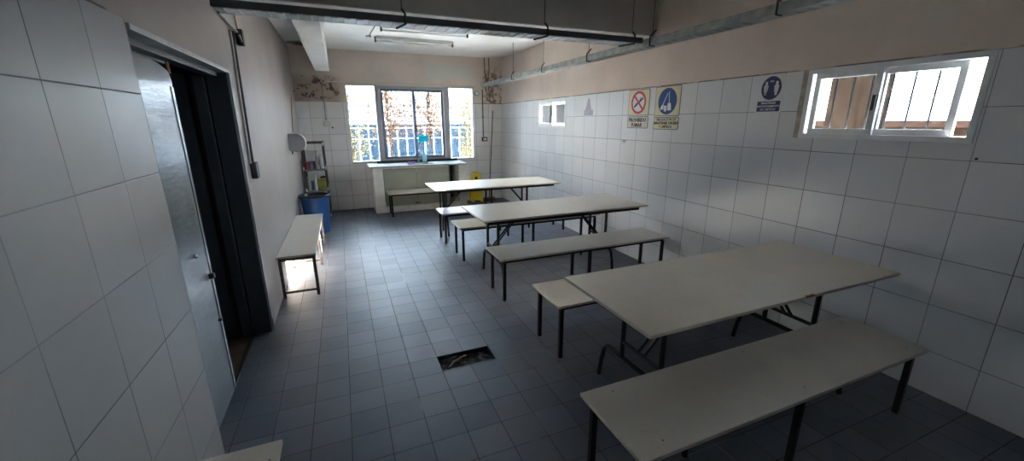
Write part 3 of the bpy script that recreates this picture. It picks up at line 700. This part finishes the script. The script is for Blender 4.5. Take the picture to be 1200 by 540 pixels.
# ------------------------------------------------------------------ signs on the right wall
def text_mesh(body, size, m, parent, y, z, x, name='lettering', bold=.0, sx=1.0):
    cu = bpy.data.curves.new(name, 'FONT'); cu.body = body; cu.size = size; cu.align_x = 'CENTER'; cu.align_y = 'CENTER'; cu.offset = bold; cu.extrude = .0004; cu.resolution_u = 2
    tmp = bpy.data.objects.new('tmp', cu); COL.objects.link(tmp); dg = bpy.context.evaluated_depsgraph_get()
    me = bpy.data.meshes.new_from_object(tmp.evaluated_get(dg)); bpy.data.objects.remove(tmp); bpy.data.curves.remove(cu)
    # text x -> -Y (seen from inside, the room's +Y is to the left), text y -> Z
    R = Matrix(((0, 0, -1, 0), (-sx, 0, 0, 0), (0, 1, 0, 0), (0, 0, 0, 1)))
    me.transform(R); me.materials.clear(); me.materials.append(m); me.name = name
    o = bpy.data.objects.new(name, me); COL.objects.link(o); o.location = (x, y, z); o.parent = parent; return o
def rounded(y0, y1, z0, z1, r, n=5):
    P = []
    for cy, cz, a0 in ((y1-r, z1-r, 0), (y0+r, z1-r, 90), (y0+r, z0+r, 180), (y1-r, z0+r, 270)):
        for k in range(n+1):
            a = math.radians(a0+90*k/n); P.append((cy+r*math.cos(a), cz+r*math.sin(a)))
    return P
def disc(mb, cy, cz, ry, rz, x0, x1, n=36): return mb.prism([(cy+ry*math.cos(2*math.pi*k/n), cz+rz*math.sin(2*math.pi*k/n)) for k in range(n)], 'X', x0, x1)
def ringp(mb, cy, cz, ro, ri, x0, x1, n=40):
    for k in range(n):
        a, b = 2*math.pi*k/n, 2*math.pi*(k+1)/n
        mb.prism([(cy+ro*math.cos(a), cz+ro*math.sin(a)), (cy+ro*math.cos(b), cz+ro*math.sin(b)), (cy+ri*math.cos(b), cz+ri*math.sin(b)), (cy+ri*math.cos(a), cz+ri*math.sin(a))], 'X', x0, x1)
    return mb
def stroke(mb, p, q, w, x0, x1):
    p, q = Vector(p), Vector(q); d = (q-p).normalized(); n = Vector((-d.y, d.x))*w/2
    return mb.prism([tuple(p+n), tuple(q+n), tuple(q-n), tuple(p-n)], 'X', x0, x1)
S = XR-.0045   # face of the plates
def sign(label, yc, zc, name='wall_sign'): return thing(name, label, 'sign', (XR, yc, zc))
# origin helper: geometry below is given relative to (yc, zc)
def plate(t, y0, y1, z0, z1, m, border, r=.018):
    MB().prism(rounded(y0, y1, z0, z1, r), 'X', -.0025, -.0005).build('border', border, t)
    return MB().prism(rounded(y0+.006, y1-.006, z0+.006, z1-.006, r-.004), 'X', -.004, -.0025).build('plate', m, t)
s1 = sign('cream prohibition sign with red crossed cigarette, lettered PROHIBIDO FUMAR', 4.045, 1.84)
plate(s1, -.185, .185, -.075, .222, M_cream, M_signblack); plate(s1, -.185, .185, -.222, -.085, M_creamb, M_signblack)
cz = .073
disc(MB(), 0, cz, .105, .105, -.0045, -.004).build('disc', M_signwhite, s1)
mb = MB(); stroke(mb, (.075, cz-.05), (-.075, cz+.05), .022, -.0052, -.0045); mb.build('cigarette', M_signblack, s1)
mb = MB(); stroke(mb, (-.02, cz+.025), (-.03, cz+.06), .008, -.0052, -.0045); stroke(mb, (.04, cz-.03), (.045, cz+.0), .010, -.0052, -.0045); mb.build('smoke', M_signblack, s1)
mb = ringp(MB(), 0, cz, .130, .103, -.0060, -.004); stroke(mb, (.078, cz+.078), (-.078, cz-.078), .024, -.0058, -.0046); mb.build('prohibition_ring', M_signred, s1)
text_mesh('PROHIBIDO', .060, M_signblack, s1, 0, -.128, -.0046, bold=.0022, sx=.98)
text_mesh('FUMAR', .060, M_signblack, s1, 0.01, -.187, -.0046, bold=.0022)
s2 = sign('cream sign with blue disc of broom and bucket, lettered about order and cleanliness', 3.575, 1.838)
plate(s2, -.188, .188, -.085, .228, M_cream, M_signblack); plate(s2, -.188, .188, -.228, -.095, M_cream, M_signblack)
cz = .070
disc(MB(), 0, cz, .138, .138, -.0046, -.004).build('disc', M_signblue, s2)
mb = MB()
stroke(mb, (-.02, cz+.10), (-.03, cz-.02), .008, -.0054, -.0046); mb.prism([(-.01, cz-.02), (-.055, cz-.02), (-.065, cz-.095), (-.01, cz-.095)], 'X', -.0054, -.0046)
stroke(mb, (.0, cz+.085), (.065, cz-.04), .008, -.0054, -.0046); mb.prism([(.05, cz-.03), (.085, cz-.045), (.105, cz-.085), (.05, cz-.085)], 'X', -.0054, -.0046)
mb.prism([(.0, cz-.045), (.045, cz-.045), (.038, cz-.105), (.007, cz-.105)], 'X', -.0056, -.0046); mb.build('broom_and_bucket', M_signwhite, s2)
text_mesh('OBLIGACION DE', .040, M_signblack, s2, 0, -.122, -.0046, bold=.0010)
text_mesh('MANTENER ORDEN', .040, M_signblack, s2, 0, -.160, -.0046, bold=.0018)
text_mesh('Y LIMPIEZA', .040, M_signblack, s2, 0, -.198, -.0046, bold=.0010)
s3 = sign('white sign with navy disc of two figures beside the near small window', 2.413, 1.915)
MB().box(-.003, -.0005, -.115, .110, -.150, .142).build('plate', M_signwhite, s3)
disc(MB(), -.005, .045, .086, .092, -.0038, -.003).build('disc', M_signnavy, s3)
for sy in (-1, 1):
    cy = -.005+sy*.045
    mb = MB().prism([(cy-.020, .062), (cy-.012, .070), (cy-.008, .073), (cy-.012, .082), (cy-.009, .094), (cy, .099), (cy+.009, .094), (cy+.012, .082), (cy+.008, .073), (cy+.012, .070), (cy+.020, .062), (cy+.016, .020), (cy+.011, .012), (cy+.009, -.012), (cy-.009, -.012), (cy-.011, .012), (cy-.016, .020)], 'X', -.0046, -.0038)
    mb.build('figure', M_signwhite, s3)
mb = MB(); stroke(mb, (-.022, .098), (.012, .098), .012, -.0046, -.0038); mb.build('arrow', M_dispenser, s3)
MB().box(-.0038, -.003, -.100, .098, -.140, -.058).build('text_panel', M_signnavy, s3)
text_mesh('MANTENER', .024, M_signwhite, s3, 0, -.074, -.0040, bold=.0004); text_mesh('DISTANCIAMIENTO', .022, M_signwhite, s3, 0, -.099, -.0040, bold=.0004); text_mesh('DE 2 METROS', .022, M_signwhite, s3, 0, -.124, -.0040, bold=.0002)
# small printed picture stuck on one tile
pc = thing('picture_print', 'small faded bluish print stuck on a tile beside the far small window', 'picture', (XR, 5.115, 1.91))
MB().box(-.003, -.0005, -.125, .125, -.138, .138).build('paper', M_signwhite, pc)
mb = MB().prism([(-.06, -.13), (.07, -.13), (.085, -.04), (.05, .03), (.035, .07), (.02, .105), (-.005, .11), (-.03, .07), (-.045, .02), (-.07, -.04)], 'X', -.0036, -.003); mb.build('print', M_greyp, pc)
mb = MB().prism([(-.115, -.13), (.115, -.13), (.115, -.05), (.06, -.065), (0, -.05), (-.05, -.07), (-.115, -.045)], 'X', -.0042, -.0036); mb.build('print', M_greyp, pc)
o = MB().tube([(XR-.002, 4.285, 1.46), (XR-.018, 4.285, 1.46), (XR-.018, 4.285, 1.43)], .004, 6).tube([(XR-.002, 4.245, 1.46), (XR-.018, 4.245, 1.46), (XR-.018, 4.245, 1.43)], .004, 6).box(XR-.004, XR-.0005, 4.23, 4.30, 1.45, 1.475).build('wall_hook', M_galvd, None); tag(o, 'small metal double hook on the tiles below the prohibition sign', 'hook')
o = MB().lathe([(.007, 0), (.007, -.004), (.003, -.006)], (XR, 1.115, 1.487), 12, 'X').build('wall_plug', M_signblack, None, smooth=True); tag(o, 'tiny black plug in the right wall tiles below the near window', 'wall plug')

# ------------------------------------------------------------------ outside
M_ground = mat('pale_concrete_ground', (.78, .76, .72), .8, var=.12, scale=2, spec=.0)
M_bluewall = mat('blue_grey_sheet', (.010, .018, .027), .6, var=.15, scale=3, spec=.0)
M_sidingw = mat('white_siding', (.17, .20, .23), .6, var=.06, spec=.0)
M_sidingd = mat('dark_gap', (.012, .015, .02), .6, spec=.0)
M_barw = mat('white_bar_paint', (.70, .71, .72), .5)
M_brick = mat('brown_render', (.0062, .0042, .0030), .8, var=.3, scale=5, spec=.0)
M_coping = mat('brown_coping', (.010, .006, .0045), .7, var=.2, spec=.0)
M_leaf1 = mat('orange_autumn_leaf', (.095, .052, .028), .6, var=.3, scale=2, spec=.0)
M_leaf2 = mat('yellow_green_leaf', (.085, .068, .030), .6, var=.3, scale=2, spec=.0)
M_bark = mat('grey_bark', (.03, .022, .018), .8, var=.3, spec=.0)
struct('ground', MB().box(-14, 30, YB+.2, 40, -.25, -.15).box(XR+.18, 30, -12, YB+.2, -.25, -.15), M_ground)
fe = thing('fence', 'white barred fence outside the big window', 'fence', (1.5, 11.0, 0))
mb = MB().box(-4, 4.5, -.012, .012, 1.54, 1.56).box(-4, 4.5, -.008, .008, 1.28, 1.292).box(-4, 4.5, -.015, .015, .15, .19); mb.build('rail', M_barw, fe)
k = 0; x = -3.9
bar0 = None
while x < 4.4:
    if bar0 is None: bar0 = MB().box(-.0095, .0095, -.0095, .0095, -.15, 1.57, .002).build('bar', M_barw, fe); bar0.location = (x, 0, 0)
    else:
        b_ = bar0.copy(); COL.objects.link(b_); b_.location = (x, 0, 0)
    x += .235
bw_ = thing('sheet_wall', 'blue grey corrugated sheet wall behind the white fence', 'wall', (1.5, 12.0, 0))
poly = []; x = -5.0
while x < 5.0:
    poly += [(x, 0), (x+.10, 0), (x+.13, .04), (x+.23, .04)]; x += .26
poly2 = [(a, b+.01) for a, b in poly]
mb = MB(); A = [mb.bm.verts.new((a, b, -.15)) for a, b in poly]; Bv = [mb.bm.verts.new((a, b, 1.60)) for a, b in poly]
for i in range(len(A)-1): mb.bm.faces.new((A[i], A[i+1], Bv[i+1], Bv[i]))
o = mb.build('sheet', M_bluewall, bw_); sm = o.modifiers.new('Solidify', 'SOLIDIFY'); sm.thickness = .008
MB().box(-5, 5, -.02, .07, 1.60, 1.64).build('cap_rail', M_bluewall, bw_)
nbh = thing('neighbour_house', 'white sided house beyond the fence outside the big window', 'building', (2, 15, 0))
mb = MB().box(-7, 6, 0, 5, -.15, 2.55); mb.build('wall', M_sidingw, nbh)
mb = MB()
for z in (1.70, 1.86, 2.02, 2.2): mb.box(-7, 6, -.02, 0.0, z, z+.018)
mb.build('siding_gaps', M_sidingd, nbh)
MB().prism([(-.4, 2.5), (5.4, 2.5), (5.4, 2.62), (-.4, 2.62)], 'X', -7.3, 6.3).build('roof', M_sidingw, nbh)
def tree(label, p, h, cr, n, leafm, seed, low=.35):
    rnd = random.Random(seed)
    t = thing('tree', label, 'tree', p, 'autumn trees outside the big window')
    mb = MB(); mb.tube([(0, 0, -.15), (.05, .02, h*.3), (-.03, 0, h*.6), (0, .05, h*.9)], [.026, .022, .016, .006], 8)
    cl = []
    for k in range(26):
        z = rnd.uniform(low*h, h); a = rnd.uniform(0, 6.28); rr = cr*rnd.uniform(.3, 1)*math.sin(math.pi*min(1, max(.12, (z-low*h*.6)/(h-low*h*.6)))) ** .5
        c = Vector((rr*math.cos(a), rr*math.sin(a), z)); cl.append(c)
        mb.tube([(0, 0, z*.8), tuple(c*.5+Vector((0, 0, z*.42))), tuple(c)], [.014, .008, .003], 5)
    mb.build('trunk', M_bark, t, smooth=True)
    lf = MB()
    for i in range(n):
        c = rnd.choice(cl) + Vector((rnd.gauss(0, .15), rnd.gauss(0, .12), rnd.gauss(0, .18)))
        s_ = rnd.uniform(.018, .040); u = Vector((rnd.gauss(0, 1), rnd.gauss(0, 1), rnd.gauss(0, 1))).normalized(); v = u.orthogonal().normalized(); w = u.cross(v)
        vs = [lf.bm.verts.new(c+v*s_), lf.bm.verts.new(c+w*s_*.55), lf.bm.verts.new(c-v*s_), lf.bm.verts.new(c-w*s_*.55)]; lf.bm.faces.new(vs)
    me_o = lf.build('foliage', leafm, t); return t
tree('orange leaved young tree outside, left part of the big window', (1.05, 9.9, 0), 3.1, .36, 2600, M_leaf1, 3, .45)
tree('orange leaved young tree outside, middle of the big window', (1.98, 9.9, 0), 3.2, .38, 2800, M_leaf1, 5, .5)
tree('yellow leaved tree outside, right edge of the big window', (3.2, 10.3, 0), 3.2, .32, 6500, M_leaf2, 8, .2)
tree('sparse tree outside, far left of the big window', (.20, 9.85, 0), 3.0, .33, 1800, M_leaf2, 11, .3)
# right side outside
yw = thing('yard_wall', 'low brown yard wall outside the near small window', 'wall', (6.5, 2, 0))
MB().box(-.1, .1, -6, 5.0, -.15, 1.62).build('wall_body', M_brick, yw); MB().box(-.16, .16, -6.05, 5.05, 1.62, 1.70, .01).build('coping', M_coping, yw)
sh = thing('garden_wall', 'tall brown rendered wall end seen through the left pane of the near small window', 'wall', (4.9, 2.70, 0))
MB().box(0, .18, -.27, .19, -.15, 2.5).build('wall_body', M_brick, sh); MB().box(-.04, .22, -.30, .22, 2.5, 2.56, .01).build('coping', M_coping, sh)
aw = thing('sunblocker', 'added unseen flat awning on brackets over the near small window outside', 'sunblocker', (XR+.19, 1.4, 2.22))  # added out of view to keep direct sun out of the near window
MB().box(.0, 1.30, -2.6, 2.6, .0, .035, .004).build('sheet', M_galvd, aw)
for y in (-2.4, -.9, 1.9): MB().tube([(.012, y, .35), (1.15, y, .035)], .012, 6).build('strut', M_darksteel, aw)
nb_ = thing('sun_block_fin', 'added unseen sun blocking fin wall outside at the right end of the big window', 'wall', (3.05, YB+.21, 0))  # hidden fin, added so that no direct sun enters the big window
MB().box(0, .16, 0, .80, -.15, 3.75, .005).build('wall_body', M_sidingw, nb_); MB().box(-.03, .19, 0, .84, 3.75, 3.80, .005).build('coping', M_coping, nb_)
# ------------------------------------------------------------------ light, world, camera
sc = bpy.context.scene
w = bpy.data.worlds.new('sky'); sc.world = w; w.use_nodes = True; nt = w.node_tree; nt.nodes.clear(); g = G(nt)
out = g.n('ShaderNodeOutputWorld'); bg = g.n('ShaderNodeBackground'); tc = g.n('ShaderNodeTexCoord')
zz = g.xyz(tc.outputs['Generated'])[2]
col = g.mix(g.ramp(zz, 0, .8), (.76, .88, 1.0, 1), (.50, .72, 1.0, 1))
cn = g.n('ShaderNodeTexNoise'); cn.inputs['Scale'].default_value = 3; g.put(cn.inputs['Vector'], tc.outputs['Generated'])
col = g.mix(g.m('MULTIPLY', g.ramp(cn.outputs['Fac'], .45, .65), .4), col, (1, 1, 1, 1))
g.put(bg.inputs[0], col); bg.inputs[1].default_value = 5.0; g.put(out.inputs[0], bg.outputs[0])
sun = bpy.data.lights.new('sun', 'SUN'); sun.energy = 60; sun.angle = math.radians(.6); sun.color = (1, .95, .88)
so = bpy.data.objects.new('sun', sun); COL.objects.link(so)
so.rotation_euler = Vector((-2.375, -.59, -1)).to_track_quat('-Z', 'Y').to_euler(); so.location = (12, 12, 8)
def portal(name, loc_, rot, sx, sy):
    l = bpy.data.lights.new(name, 'AREA'); l.shape = 'RECTANGLE'; l.size = sx; l.size_y = sy; l.cycles.is_portal = True; l.energy = 1
    o = bpy.data.objects.new(name, l); COL.objects.link(o); o.location = loc_; o.rotation_euler = rot
portal('window_portal', ((BW[0]+BW[1])/2, YB+.19, (BW[2]+BW[3])/2), (math.radians(-90), 0, 0), BW[1]-BW[0], BW[3]-BW[2])
portal('window_portal', (XR+.17, (NW[0]+NW[1])/2, (NW[2]+NW[3])/2), (math.radians(90), 0, math.radians(90)), NW[1]-NW[0], NW[3]-NW[2])
portal('window_portal', (XR+.17, (FW[0]+FW[1])/2, (FW[2]+FW[3])/2), (math.radians(90), 0, math.radians(90)), FW[1]-FW[0], FW[3]-FW[2])

R = [[.923274697, -.103298402, .369990912], [-.384128701, -.240756716, .89133683], [-.00299587, -.96507287, -.261964465]]
cd = bpy.data.cameras.new('camera'); cam = bpy.data.objects.new('camera', cd); COL.objects.link(cam)
Mc = Matrix(((R[0][0], -R[0][1], -R[0][2], 0), (R[1][0], -R[1][1], -R[1][2], 0), (R[2][0], -R[2][1], -R[2][2], 1.70), (0, 0, 0, 1)))
cam.matrix_world = Mc; cd.sensor_fit = 'HORIZONTAL'; cd.sensor_width = 36; cd.lens = 36*470.0577/1200; cd.clip_start = .02
sc.camera = cam
vs = sc.view_settings; sc.display_settings.display_device = 'sRGB'; vs.view_transform = 'Standard'; vs.look = 'None'; vs.gamma = 1; vs.exposure = 3.28; vs.use_curve_mapping = False
